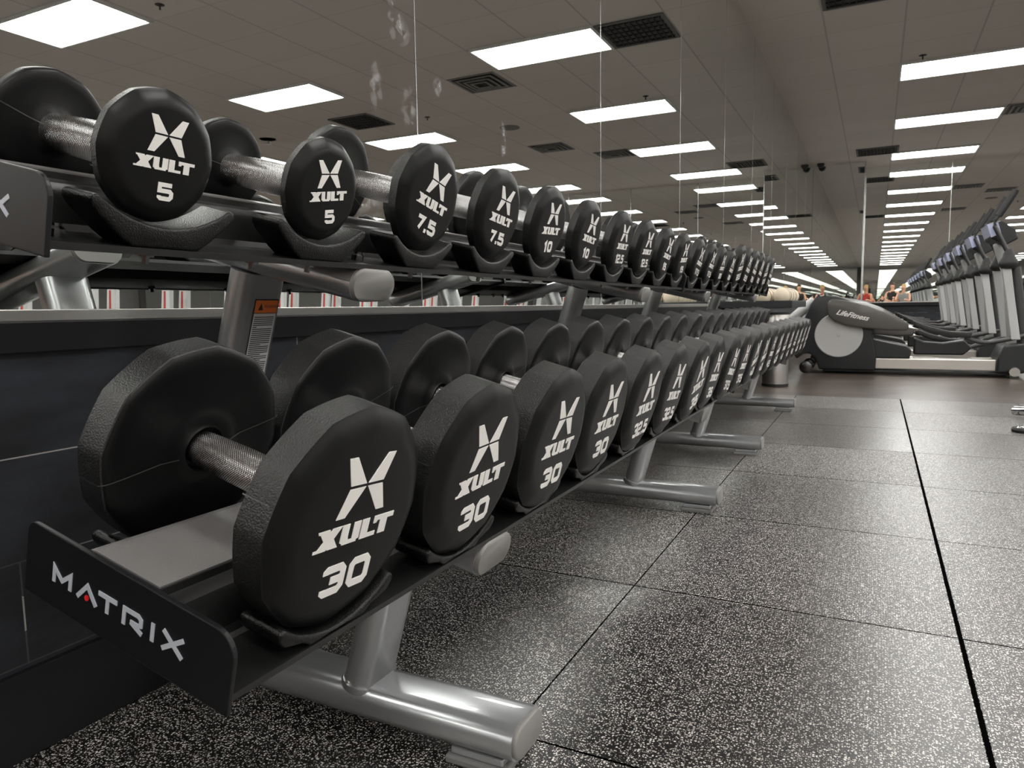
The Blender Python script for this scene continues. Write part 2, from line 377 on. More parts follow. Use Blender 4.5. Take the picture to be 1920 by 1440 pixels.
def glyph_paths(ch):
    c = .16
    return {
    '0': ([[(c, 0), (1-c, 0), (1, c), (1, 1-c), (1-c, 1), (c, 1), (0, 1-c), (0, c)]], True),
    '1': ([[(.25, .80), (.62, 1), (.62, 0)]], False),
    '2': ([[(0, .80), (0, .9), (c, 1), (1-c, 1), (1, 1-c), (1, .62), (1-c, .5), (c, .5), (0, .38), (0, 0), (1, 0)]], False),
    '3': ([[(0, .82), (0, .92), (.1, 1), (1-c, 1), (1, 1-c), (1, .60), (1-c, .5), (1, .40), (1, c), (1-c, 0), (.1, 0), (0, .08), (0, .18)], [(.32, .5), (.88, .5)]], False),
    '4': ([[(.1, 1), (0, .38), (1, .38)], [(.86, .72), (.86, 0)]], False),
    '5': ([[(.98, 1), (0, 1), (0, .56), (1-c, .56), (1, .42), (1, c), (1-c, 0), (.12, 0), (0, .1), (0, .2)]], False),
    '7': ([[(0, 1), (1, 1), (.42, 0)]], False),
    '.': ([[(.0, .0), (.18, .0)]], False)}[ch]
def text_polys(txt, cx, cz, h, wd, dw, gap):
    ws = [0.34*dw if c == '.' else (0.62*dw if c == '1' else dw) for c in txt]; tot = sum(ws)+gap*(len(txt)-1)
    out = []; x = cx-tot/2
    for c, w_ in zip(txt, ws):
        ps, cl = glyph_paths(c)
        for p in ps:
            q = [(x+wd/2+px*(w_-wd), cz-h/2+wd/2+pz*(h-wd)) for px, pz in p]
            if c == '.': q = [(x+w_/2-wd*.45, cz-h/2+wd*.5), (x+w_/2+wd*.45, cz-h/2+wd*.5)]
            if c == '1': q = [(x+w_*.15, cz+h/2-wd*1.2), (x+w_*.62, cz+h/2-wd*.55), (x+w_*.62, cz-h/2)]
            out += stroke(q, wd, cl)
        x += w_+gap
    return out

ORD = ['first', 'second', 'third', 'fourth', 'fifth', 'sixth', 'seventh', 'eighth', 'ninth', 'tenth', 'eleventh', 'twelfth', 'thirteenth', 'fourteenth', 'fifteenth', 'sixteenth', 'seventeenth', 'eighteenth', 'nineteenth', 'twentieth', 'twenty first', 'twenty second', 'twenty third', 'twenty fourth', 'twenty fifth', 'twenty sixth', 'twenty seventh', 'twenty eighth', 'twenty ninth', 'thirtieth', 'thirty first']

# ---------------------------------------------------------------- room shell
YW = 24.55; XM = -1.765; ZC = 5.0; YB = -46.0; XR = 30.0
def struct(o): o['kind'] = 'structure'; return o
struct(MB().box(((XR-1.95)/2, (YB+8.42)/2, -0.05), (XR+1.95, 8.42-YB, 0.1)).build('floor', M['rubber_floor']))
struct(MB().box(((XR-1.95)/2, (8.42+YW)/2+.1, -0.052), (XR+1.95, YW-8.42+.2, 0.1)).build('floor', M['wood_floor']))
struct(MB().box(((XR-1.95)/2, (YB+YW)/2, ZC+.05), (XR+1.95, YW-YB+.4, .1)).build('ceiling', M['ceiling']))
struct(MB().box((-1.80, (YB+YW)/2, .4575), (.20, YW-YB, .915)).build('wall_left', M['wall_tile']))
struct(MB().box((-1.88, (YB+YW)/2, 2.96), (.14, YW-YB, 4.08)).build('wall_left_upper', M['wall_paint']))
struct(MB().box(((XR-1.95)/2, YW+.16, 2.5), (XR+1.95, .2, 5.0)).build('wall_end', M['wall_paint']))
struct(MB().box(((XR-1.95)/2, YB-.1, 2.5), (XR+1.95, .2, 5.0)).build('wall_back', M['wall_paint']))
struct(MB().box((XR+.1, (YB+YW)/2, 2.5), (.2, YW-YB, 5.0)).build('wall_right', M['wall_paint']))
struct(MB().box(((XR-.4)/2, YW+.02, .45), (XR+.4, .1, .90)).build('wall_end_lower', M['wall_tile']))
# the dark trim board and the aluminium channel under the mirrors
struct(MB().box((-1.735, (YB+YW)/2, .950), (.09, YW-YB, .070)).build('trim_1', M['trim_dark'], bevel=.003))
struct(MB().box((-1.737, (YB+YW)/2, .9985), (.078, YW-YB, .027)).build('trim_2', M['alu'], bevel=.002))
struct(MB().box(((XR-.4)/2, YW-.06, .94), (XR+.4, .10, .09)).build('trim_3', M['trim_dark'], bevel=.003))
struct(MB().box(((XR-.4)/2, YW-.07, .998), (XR+.4, .10, .028)).build('trim_4', M['alu'], bevel=.002))
struct(MB().box((-1.693, (YB+YW)/2, .10), (.02, YW-YB, .20)).build('baseboard_left', M['trim_dark'], bevel=.002))
# mirrored pillar in the corner
struct(MB().box((-1.08, 23.98, .49), (1.36, 1.16, .98)).build('wall_pillar', M['wall_tile']))
# ---- mirrors
def mirror_panel(a, b, side, label, grp=None, z0=1.012, mat='mirror', first=False):
    t = .012
    if side == 'left':
        o = empty('mirror_panel', (XM, (a+b)/2, z0), None, label, 'mirror', grp); h = (b-a)/2-.004
        MB().box((-t/2, 0, (ZC-z0)/2), (t, 2*h, ZC-z0)).build('mirror_glass', M[mat], o)
        MB().box((-t/2+.001, -h-.003, (ZC-z0)/2), (t, .005, ZC-z0)).build('polished_edge', M['seam_edge'], o)
    else:
        y = side
        o = empty('mirror_panel', ((a+b)/2, y, z0), None, label, 'mirror', grp); h = (b-a)/2-.006
        MB().box((0, t/2, (ZC-z0)/2), (2*h, t, ZC-z0)).build('mirror_glass', M[mat], o)
        
        if a > -1 or a == 99: MB().box((-h-.007, t/2-.001, (ZC-z0)/2), (.016, t, ZC-z0)).build('polished_edge', M['seam_edge'], o)
    return o
ys = [2.65+2.3*k for k in range(-20, 10)]
for k, y in enumerate(ys[:-1]):
    a, b = y, ys[k+1]
    if abs(a-2.65) < .01: lb, gp = 'tall mirror panel with hand smudges near its left edge, behind the first dumbbell rack', None
    elif abs(b-2.65) < .01: lb, gp = 'leftmost tall wall mirror panel, with finger smears beside its right seam', None
    elif abs(a-4.95) < .01: lb, gp = 'tall wall mirror panel above the join of the two dumbbell racks', None
    elif a < 0: lb, gp = 'tall left wall mirror panel behind the camera, %s counted from the end wall' % ORD[len(ys)-1-k], 'mirror panels along the left wall'
    else: lb, gp = 'tall left wall mirror panel, %s counted from the mirrored corner pillar' % ORD[len(ys)-1-k], 'far mirror panels along the left wall'
    mirror_panel(a, min(b, 23.4), 'left', lb, gp, mat='mirror' if 0 < b < 6 else 'mirror2')
mirror_panel(ys[-1], 23.4, 'left', 'last mirror panel of the left wall before the mirrored corner pillar', None, mat='mirror2') if ys[-1] < 23.3 else None
mirror_panel(-1.773, -.40, 23.39, 'mirror cladding on the front of the corner pillar at the room end', None, mat='mirror2', z0=.98)
o = empty('mirror_panel', (-.395, 23.98, .98), None, 'narrow mirror cladding on the right side of the corner pillar', 'mirror')
MB().box((0, 0, 2.01), (.012, 1.14, 4.02)).build('mirror_glass', M['mirror2'], o)
MB().box((0.0, -.585, 2.01), (.022, .022, 4.02)).build('polished_edge', M['seam_edge'], o)
xs = [-.38, 1.826]+[1.826+2.3*k for k in range(1, 13)]
for k in range(len(xs)-1):
    mirror_panel(xs[k], xs[k+1], YW-.03, ['end wall mirror panel next to the mirrored corner pillar', 'end wall mirror panel behind the handlebars of the ellipticals'][k] if k < 2 else 'end wall mirror panel right of the ellipticals, %s from the corner pillar' % ORD[min(k, 20)], None if k < 2 else 'right hand mirror panels of the end wall', mat='mirror2')

o = empty('mirror_panel', (13.0, YB+.03, 1.0), None, 'added wide mirror on the back wall behind the camera, repeating the ceiling lights', 'mirror')  # added mirror, carries the lamp rows deeper into the end wall reflections
MB().box((0, 0, 2.0), (29.0, .012, 4.0)).build('mirror_glass', M['mirror2'], o)
# ---------------------------------------------------------------- ceiling lights
def make_lamp():
    r = empty('ceiling_light', (0, 0, ZC))
    f = MB(); wx, wy, t = 1.02, .505, .036
    for sx in (-1, 1): f.box((sx*(wx-t/2), 0, -.020), (t, 2*wy, .040))
    for sy in (-1, 1): f.box((0, sy*(wy-t/2), -.020), (2*wx-2*t, t, .040))
    f.build('light_frame', M['lamp_frame'], r, bevel=.003)
    MB().box((0, 0, -.006), (2*(wx-t), 2*(wy-t), .012)).build('diffuser_panel', M['lamp'], r)
    return r
lamp0 = make_lamp(); first = True
cols = [(1.25, 'row nearest the left mirror wall'), (6.5, 'second row from the left mirror wall'), (11.75, 'third row from the left mirror wall'), (17.0, 'fourth row from the left mirror wall'), (22.25, 'fifth row from the left mirror wall')]
for ci, (cx, cn) in enumerate(cols):
    for k in range(-11, 5):
        y = 6.6+4.08*k
        if y > 24: continue
        if ci > 2 and (y < -20): continue
        L = lamp0 if first else copy_tree(lamp0); first = False
        L.location = Vector((cx, y, ZC))*S
        if ci == 0 and k == 2: lb = 'largest lit ceiling panel at the right, nearest one seen directly'
        elif ci == 0 and k == 3: lb = 'second lit ceiling panel seen directly, beside a round air vent'
        elif ci == 0 and k == 4: lb = 'third lit ceiling panel seen directly, nearest the end mirror wall'
        elif ci == 0 and k == 1: lb = 'lit ceiling panel next to the dark square return grille'
        else: lb = 'lit ceiling panel, %s from the end wall, %s' % (ORD[4-k], cn)
        tag(L, lb, 'ceiling light', 'ceiling panels, '+cn)
# ---- vents and ceiling fittings
def grille(cx, cy, label):
    r = empty('air_grille', (cx, cy, ZC), None, label, 'vent')
    m = MB(); h = .48
    for s_ in (-1, 1): m.box((s_*h, 0, -.01), (.05, 1.0, .024)); m.box((0, s_*h, -.01), (.92, .05, .024))
    m.build('grille_frame', plain('grille_grey', (0.10, 0.095, 0.09), 0.6), r)
    MB().box((0, 0, .004-.01), (.92, .92, .006)).build('grille_back', M['label_black'], r)
    m = MB()
    for k in range(11): m.box((-.42+k*.084, 0, -.014), (.018, .92, .016))
    for k in range(6): m.box((0, -.4+k*.16, -.014), (.92, .014, .016))
    m.build('grille_bars', M['trim_dark'], r)
grille(-.28, 10.72, 'dark square egg crate return grille in the ceiling near the left mirrors')
grille(-.10, 22.0, 'dark return grille in the ceiling close to the end wall')
grille(-3.0+9.4, 12.8, 'dark return grille between the second and third ceiling light rows')
def diffuser(cx, cy, label):
    r = empty('air_diffuser', (cx, cy, ZC), None, label, 'vent')
    m = MB()
    for k, h in enumerate((.46, .36, .26, .16)):
        zz = -.008-.012*k; tt = .045
        for s_ in (-1, 1): m.box((s_*(h-tt/2), 0, zz), (tt, 2*h, .01)); m.box((0, s_*(h-tt/2), zz), (2*h-2*tt, tt, .01))
    m.build('diffuser_rings', plain('diffuser_grey', (0.16, 0.155, 0.145), 0.6), r)
    MB().box((0, 0, -.003), (.9, .9, .006)).build('diffuser_back', M['trim_dark'], r)
diffuser(2.88, 11.74, 'stepped square air diffuser beside the second ceiling light')
diffuser(2.75, 18.75, 'stepped air diffuser at the right, beside the second directly seen light')
diffuser(3.9, 17.2, 'stepped air diffuser between two ceiling lights')
diffuser(8.6, 20.6, 'far air diffuser beside the second row of lights')
o = MB().lathe([(0, .001), (0, .19), (.01, .22), (.022, .22)], 32, mat=Matrix.Rotation(-pi/2, 4, 'Y')).build('ceiling_speaker', plain('speaker_grey', (0.14, 0.135, 0.13), .7), smooth=30, loc=(3.9, 14.85, ZC-.024)); tag(o, 'round grey ceiling speaker', 'speaker')
def sprinkler(x, y, lab, grp=None):
    m = MB().lathe([(0, .002), (0, .012), (.05, .012), (.055, .035), (.06, .035), (.06, .06), (.065, .06)], 16, mat=Matrix.Rotation(-pi/2, 4, 'Y'))
    o = m.build('sprinkler_head', M['dark_steel'], smooth=30, loc=(x, y, ZC-.066)); tag(o, lab, 'sprinkler', grp)
sprinkler(4.95, 6.8, 'small dark sprinkler head, nearest of the ceiling sprinklers')
sprinkler(5.0, 13.2, 'dark sprinkler head near the ceiling speaker'); sprinkler(.55, 14.0, 'sprinkler head beside the largest directly seen ceiling panel')
o = empty('smoke_alarm', (9.3, 13.0, ZC), None, 'red ceiling alarm with a small white lens', 'alarm')
MB().lathe([(-.05, .002), (-.05, .16), (0, .19)], 24, mat=Matrix.Rotation(pi/2, 4, 'Y')).build('alarm_base', plain('alarm_red', (0.60, 0.03, 0.02), .5), o, smooth=30)
MB().lathe([(-.02, .002), (-.015, .05), (.05, .07)], 16, mat=Matrix.Rotation(pi/2, 4, 'Y') @ Matrix.Translation((.06, 0, 0))).build('alarm_lens', M['white_paint'], o, smooth=30)
o = MB().lathe([(0, .002), (.03, .07), (.09, .10), (.13, .10)], 20, mat=Matrix.Rotation(-pi/2, 4, 'Y')).build('dome_camera', M['label_black'], smooth=40, loc=(-1.55, 23.1, ZC-.13)); tag(o, 'small black dome camera on the ceiling in the mirrored corner', 'camera')

# ---------------------------------------------------------------- dumbbell racks
TH = radians(13.5)
A = Vector((cos(TH), 0, -sin(TH))); N = Vector((sin(TH), 0, cos(TH)))
FL = Vector((-.713, 0, .517)); FU = Vector((-1.01, 0, 1.10))
def TP(F, u, w_, y): return F - A*u + N*w_ + Vector((0, y, 0))
RACK_LEN = 3.63; SAD0 = .19; PITCH = .361
# tray cross-section (u from the front edge backwards, w upwards)
def tray_profile(h0, h1, hw, back):
    t = .008
    up = [(0, -.011), (0, 0), (h0-.014, 0), (h0-.006, .004), (h0, .014), (h0, hw-.032), (h0+.004, hw-.022), (h0+.012, hw-.014), (h0+.022, hw-.011), (h0+.038, hw-.010), (h0+.041, hw),
          (h1-.020, hw), (h1-.008, hw-.006), (h1, hw-.018), (h1, .014), (h1+.006, .004), (h1+.014, 0), (back, 0), (back, -.011)]
    dn = [(back-t*.6, -.011), (back-t*.6, -t), (h1+.006, -t), (h1-t, .004), (h1-t, hw-.024), (h1-.022, hw-t), (h0+.044, hw-t), (h0+t+.004, hw-.036), (h0+t, .0), (h0-.010, -t), (t*.6, -t), (t*.6, -.011)]
    return up+dn
def saddle_mesh(name, radius, bottom, d0, d1, half=.128):
    top = []; n = 22
    cw = bottom+radius; aa = math.asin(min(.999, (half-.010)/radius))
    for i in range(n+1):
        a = -aa+2*aa*i/n; top.append((radius*sin(a), cw-radius*cos(a)))
    zt = top[-1][1]
    out = top+[(half, zt-.004), (half, zt-.016), (half-.012, zt-.030), (.078, .012), (.060, 0), (-.060, 0), (-.078, .012), (-half+.012, zt-.030), (-half, zt-.016), (-half, zt-.004)]
    m = MB(); nn = len(out)
    m.prism(out, lambda p, q, t: tuple(-A*t+N*q+Vector((0, p, 0))), d0, d1)
    return m
sadU = saddle_mesh('s', .193, .033, .0, .075).mesh('saddle', [M['saddle']])
sadUr = saddle_mesh('s', .193, .033, .262, .337).mesh('saddle', [M['saddle']])
sadL = saddle_mesh('s', .180, .008, .0, .080, .128).mesh('saddle', [M['saddle']])
sadLr = saddle_mesh('s', .180, .008, .330, .405, .128).mesh('saddle', [M['saddle']])
for me in (sadU, sadUr, sadL, sadLr):
    for p in me.polygons: p.use_smooth = True
boltM = MB(); boltM.lathe([(0, .001), (0, .014), (.012, .014), (.016, .010), (.020, .010), (.020, .001)], 12, mat=Matrix.Rotation(-pi/2, 4, 'Y'))
bolt_me = boltM.mesh('bolt', [M['dark_steel']])
nutM = MB(); nutM.lathe([(0, .001), (0, .013), (.010, .013), (.010, .006), (.022, .006), (.022, .001)], 6, mat=Matrix.Rotation(pi/2, 4, 'Y'))
nut_me = nutM.mesh('nut', [M['dark_steel']])
MATRIX = {}
def matrix_letters(F, y0):
    """lettering of the end plate: strokes in (u, w), laid on the -Y face"""
    polys = []; red = []
    z0, z1 = .0195, .0465; wd = .0068
    def st(pts, w_=wd, closed=False): polys.extend(stroke(pts, w_, closed))
    c0, c1 = z0+.0030, z1-.0030
    st([(.351-.003, z0), (.351-.003, c1-.001), (.3295, z0+.008), (.308+.003, c1-.001), (.308+.003, z0)])      # M
    st([(.294, z0), (.2735, c1-.0005), (.253, z0)])                                                            # A
    for k in range(8): pass
    red.append([(.2735+.0042*cos(2*pi*k/12), z0+.0052+.0042*sin(2*pi*k/12)) for k in range(12)])
    st([(.249, c1), (.210, c1)]); st([(.2295, c1), (.2295, z0)])                                               # T
    st([(.1945, z0), (.1945, c1), (.166, c1), (.160, c1-.004), (.160, z0+.012), (.166, z0+.0095), (.181, z0+.0095)]); st([(.181, z0+.0095), (.157, z0)])   # R
    st([(.137, z0), (.137, z1)])                                                                               # I
    st([(.117, z1), (.079, z0)]); st([(.117, z0), (.079, z1)])                                                 # X
    return polys, red
def build_rack(y0, label, lettered, warn):
    root = empty('dumbbell_rack', (0, y0, 0), None, label, 'dumbbell rack', 'two tier dumbbell racks')
    # feet, posts, arms (Z-shaped side frames)
    for py in (.73, 2.90):
        foot = MB(); foot.prism(stadium(.075, .041), lambda p, q, t: (t, p, q), -1.60, -.650); ft = foot.build('foot_tube', M['silver_paint'], root, smooth=40, loc=(0, py, .078))
        MB().prism(stadium(.070, .036), lambda p, q, t: (t, p, q), -.652, -.640).build('end_cap', M['cap'], ft, smooth=50, bevel=.004)
        for fx in (-.745, -1.53):
            MB().box((fx, 0, -.050), (.13, .11, .018)).build('foot_plate', M['silver_paint'], ft, bevel=.004)
            MB().box((fx, 0, -.0685), (.15, .13, .019)).build('rubber_foot', M['pad'], ft, bevel=.005)
        for nm, p0, p1 in (('lower_post', Vector((-1.075, py, .105)), Vector((-.955, py, .52))), ('upper_post', Vector((-1.515, py, .66)), Vector((-1.37, py, 1.10)))):
            m = MB(); m.tube([p0, p1], .040, 28, ry=.073, up=Vector((1, 0, 0))); po = m.build(nm, M['silver_paint'], root, smooth=40)
            wm = MB(); d = (p1-p0).normalized(); q = p0 + d*(.012 if nm == 'lower_post' else .02)
            wm.tube([q-d*.006, q+d*.002, q+d*.010], [.044, .047, .041], 28, ry=.079, up=Vector((1, 0, 0))); wm.build('weld_bead', M['silver_paint'], po, smooth=60)
            if warn and nm == 'upper_post' and py == .73:
                # warning sticker on the face turned towards the room
                nrm = Vector((d.z, 0, -d.x)); 
                def lab(u0, u1, v0, v1, off): # u across (y), v along the post
                    mm = []
                    for u_, v_ in ((u0, v0), (u1, v0), (u1, v1), (u0, v1)): mm.append(p0+d*v_+nrm*(.040+off)+Vector((0, u_+.006, 0)))
                    return mm
                top = .400; lw = .036
                l1 = MB(); 
                def slab(mb, u0, u1, v0, v1, off, mi=0, th=.0006):
                    a_ = lab(u0, u1, v0, v1, off); b_ = [p+nrm*th for p in a_]
                    mb.add(a_+b_, [(3, 2, 1, 0), (4, 5, 6, 7), (0, 1, 5, 4), (1, 2, 6, 5), (2, 3, 7, 6), (3, 0, 4, 7)], mi)
                slab(l1, -lw-.002, lw+.002, .02, top+.003, .0003, 2); slab(l1, -lw, lw, .02, top-.034, .0012, 0); slab(l1, -lw, lw, top-.032, top, .0012, 1)
                rnd = random.Random(3); v_ = top-.042
                while v_ > .03:
                    slab(l1, -lw+.003, -lw+.003+(.064 if rnd.random() > .22 else rnd.uniform(.012, .05)), v_-.0022, v_, .0020, 2, .0003); v_ -= .0052
                # small alert triangle and the word
                tri = lambda: None
                cc = p0+d*(top-.016)+nrm*.0424
                for s_ in (0,):
                    a_ = [cc+Vector((0, -.020, 0))-d*.009, cc+Vector((0, -.004, 0))-d*.009, cc+Vector((0, -.012, 0))+d*.009]
                    l1.add(a_, [(0, 1, 2)], 2)
                st_ = l1.build('warning_label', [M['label_white'], M['label_orange'], M['label_black']], po)
                cu = bpy.data.curves.new('word', 'FONT'); cu.body = 'WARNING'; cu.size = .0115*S; cu.align_x = 'LEFT'
                tmp = bpy.data.objects.new('tmp', cu); COL.objects.link(tmp); bpy.context.view_layer.update()
                me = bpy.data.meshes.new_from_object(tmp); bpy.data.objects.remove(tmp)
                me.materials.append(M['label_black']); wo = bpy.data.objects.new('warning_word', me); COL.objects.link(wo); wo.parent = st_
                bx = Vector((0, 1, 0)); bz = nrm; by = bz.cross(bx)
                mt = Matrix((bx, by, bz)).transposed().to_4x4(); mt.translation = (cc+Vector((0, -.002, 0))-d*.003+nrm*.0005)*S
                wo.matrix_local = mt
        for nm, F, back in (('lower_arm', FL, .87), ('upper_arm', FU, .53)):
            a_ = TP(F, .006, -.0465, py); b_ = TP(F, back, -.0465, py)
            m = MB(); m.tube([a_, b_], .0385, 28, ry=.075, up=N); ar = m.build(nm, M['silver_paint'], root, smooth=40)
            m = MB(); m.tube([TP(F, .006, -.0465, py), TP(F, -.002, -.0465, py), TP(F, -.006, -.0465, py)], [.0375, .0375, .033], 28, ry=.073, up=N)
            m.build('end_cap', M['cap'], ar, smooth=50)
            m = MB(); m.tube([b_, TP(F, back+.012, -.0465, py)], .036, 28, ry=.072, up=N); m.build('end_cap', M['cap'], ar, smooth=50)
    for nm, F, prof, sf, sr, back in (('lower_tray', FL, tray_profile(.105, .305, .086, .405), sadL, sadLr, .405), ('upper_tray', FU, tray_profile(.100, .240, .086, .345), sadU, sadUr, .345)):
        t = MB(); t.prism(prof, lambda p, q, tt, F=F: tuple(TP(F, p, q, tt)), .006, RACK_LEN-.006); tr = t.build(nm, M['powder'], root, smooth=25)
        h0_, h1_ = (.105, .305) if F is FL else (.100, .240)
        g_ = MB(); g_.prism([(h0_+.044, .0855), (h0_+.044, .0885), (h1_-.022, .0885), (h1_-.010, .0855)], lambda p, q, tt, F=F: tuple(TP(F, p, q, tt)), .010, RACK_LEN-.010); g_.build('tray_top_plate', M['grey_powder'], tr)
        for k, (yy, nmp) in enumerate(((0.0, 'end_plate'), (RACK_LEN, 'end_plate'))):
            e = MB(); r = .036; out = [(-.008, -.022), (back+.012, -.022)]
            for i in range(7): a = radians(90*i/6); out.append((back+.012-.018+.018*cos(a), .092-.018+.018*sin(a)))
            for i in range(9): a = radians(90+90*i/8); out.append((-.008+r+r*cos(a), .078-.0+.012-r+r*sin(a)))
            e.prism(out, lambda p, q, tt, F=F: tuple(TP(F, p, q, tt)), yy-.004, yy+.004)
            ep = e.build(nmp, M['plate'], root, bevel=.0018)
            if lettered and yy == 0:
                po_, red = matrix_letters(F, yy)
                m = MB()
                for i, p in enumerate(po_): m.prism(p, lambda a, b, tt, F=F: tuple(TP(F, a, b, tt)), yy-.0050-.00004*(i % 7), yy-.0038)
                m.build('plate_lettering', M['letter_silver'], ep)
                m = MB()
                for p in red: m.prism(p, lambda a, b, tt, F=F: tuple(TP(F, a, b, tt)), yy-.0054, yy-.0038)
                m.build('plate_red_dot', M['red'], ep)
        for k in range(10):
            for me in (sf, sr):
                o = ref('saddle', me, root, loc=tuple(F+Vector((0, SAD0+PITCH*k+(.024 if F is FL else 0), 0))))
                b = o.modifiers.new('bevel', 'BEVEL'); b.width = .006*S; b.segments = 3; b.limit_method = 'ANGLE'; b.angle_limit = radians(40)
        for yy in (.045, .73, 1.815, 2.90, RACK_LEN-.045):
            o = ref('bolt', bolt_me, root, loc=tuple(TP(F, .055, .0, yy))); o.rotation_euler = (0, TH, 0)
        for yy in (.18, .40, .55, .92, 1.27, 1.63, 2.0, 2.35, 2.7, 3.1, 3.4):
            o = ref('nut', nut_me, root, loc=tuple(TP(F, .035, -.008, yy))); o.rotation_euler = (0, TH, 0)
    return root
build_rack(.605, 'nearer two tier black and silver dumbbell rack, with lettered end plates', True, True)
build_rack(.605+3.645, 'farther two tier black and silver dumbbell rack, beyond the first one', False, False)

# ---------------------------------------------------------------- dumbbells
def head_mesh(R, t, fac=.7):
    """12-sided rounded head; outer face at x = t, inner face at x = 0"""
    cs = pi/12
    def rf(a, r):
        k = (a % (pi/6))-pi/12
        poly = cos(cs)/cos(k)
        wgt = max(0, min(1, (r/R-.55)/.35))
        return 1+(poly-1)*wgt*fac + .010*wgt
    e = .13*R
    prof = [(0.004, .001), (.004, .20*R), (-.008, .22*R), (-.010, .27*R), (-.004, .36*R), (0, .45*R), (.0005, .80*R), (.0015, .90*R), (.0035, .955*R), (.006, .980*R), (.0075, .986*R), (.0085, R),
            (t-.0165-e*.08, R), (t-.0155-e*.06, .984*R), (t-.0135-e*.03, .966*R), (t-.009, .915*R), (t-.005, .865*R), (t-.002, .815*R), (t-.0006, .77*R), (t, .72*R), (t, .001)]
    m = MB(); n = 96; m.lathe(prof, n, rf=rf, caps=False)
    for i in range(len(m.f)):
        ring = i//n
        if 10 <= ring <= 11: m.m[i] = 1
    me = m.mesh('weight_head', [M['urethane'], M['urethane_band']])
    for p in me.polygons: p.use_smooth = True
    bm = bmesh.new(); bm.from_mesh(me)
    for ed in bm.edges:
        if len(ed.link_faces) == 2 and ed.calc_face_angle(0) > radians(50): ed.smooth = False
    bm.to_mesh(me); bm.free()
    # moulding seam across the inner face and the band
    s_ = MB(); h = .0009
    for sg in (-1, 1):
        pr = [(-.009, .29*R), (-.001, .45*R), (-.0, .80*R), (.001, .90*R), (.003, .96*R), (.0065, .992*R), (.0085, 1.004*R), (t-.019-e*.12, 1.004*R)]
        for (x0, r0), (x1, r1) in zip(pr, pr[1:]):
            o_ = .0008
            kf = 0.965/cos(0) if False else 1.0
            f0 = rf(0, r0) if True else 1; f1 = rf(0, r1)
            a_ = [(x0-o_, sg*(r0*f0+o_), -h), (x1-o_, sg*(r1*f1+o_), -h), (x1-o_, sg*(r1*f1+o_), h), (x0-o_, sg*(r0*f0+o_), h)]
            s_.add(a_, [(0, 1, 2, 3)])
    sme = s_.mesh('mould_seam', [M['seam']])
    return me, sme
def handle_mesh(hl, r):
    m = MB(); n = 40; secs = 14; V = []; F_ = []; UV = []
    for i in range(secs+1):
        x = -hl+2*hl*i/secs; k = i/secs; rr = r*(.93+.10*sin(pi*k))
        for j in range(n): a = 2*pi*j/n; V.append((x, rr*cos(a), rr*sin(a)))
    for i in range(secs):
        for j in range(n):
            a, b = i*n+j, i*n+(j+1) % n; F_.append((a, b, b+n, a+n))
            u0, u1 = i/secs*2*hl/.0042, (i+1)/secs*2*hl/.0042; v0, v1 = j/n*44, (j+1)/n*44
            UV.append([(u0, v0), (u0, v1), (u1, v1), (u1, v0)])
    m.add(V, F_, uvs=UV)
    me = m.mesh('handle', [M['knurl']])
    for p in me.polygons: p.use_smooth = True
    return me
def emblem_polys(R, cx):
    e = []
    for sx in (-1, 1):
        e.append([(cx+sx*.325*R, .605*R), (cx+sx*.215*R, .605*R), (cx+sx*.012*R, .350*R), (cx+sx*.225*R, .350*R)])
        e.append([(cx+sx*.222*R, .322*R), (cx+sx*.012*R, .322*R), (cx+sx*.215*R, .070*R), (cx+sx*.325*R, .070*R)])
    return e
def word_polys(R, cx):
    out = []; z0, z1 = -.185*R, .0*R; h = z1-z0
    x = cx-.50*R; w1 = .27*R; k = .105*R; sl = .012*R
    def q(*p): out.append([(x+a*R, z0+b*h) for a, b in p])
    # X
    q((0, 1), (.13, 1), (.27, 0), (.14, 0)); q((.17, 1), (.29, 1), (.12, 0), (-.01, 0)); q((-.01, 1), (.13, 1), (.14, .86), (.0, .86)); q((-.03, .14), (.12, .14), (.11, 0), (-.03, 0)); 
    x = cx-.205*R   # U
    q((0, 1), (.095, 1), (.095, 0), (.0, .14)); q((.155, 1), (.25, 1), (.25, .14), (.155, 0)); q((.03, .0), (.22, .0), (.22, .2), (.03, .2)); q((0, .14), (.05, .0), (.1, .0), (.1, .3)); 
    x = cx+.065*R   # L
    q((0, 1), (.10, 1), (.10, 0), (0, 0)); q((.10, .22), (.215, .22), (.215, 0), (.10, 0))
    x = cx+.255*R   # T
    q((-.02, 1), (.27, 1), (.27, .74), (-.02, .74)); q((.075, .74), (.18, .74), (.18, 0), (.075, 0)); q((-.02, .74), (.035, .74), (.02, .62), (-.02, .62))
    return out
CM = {}
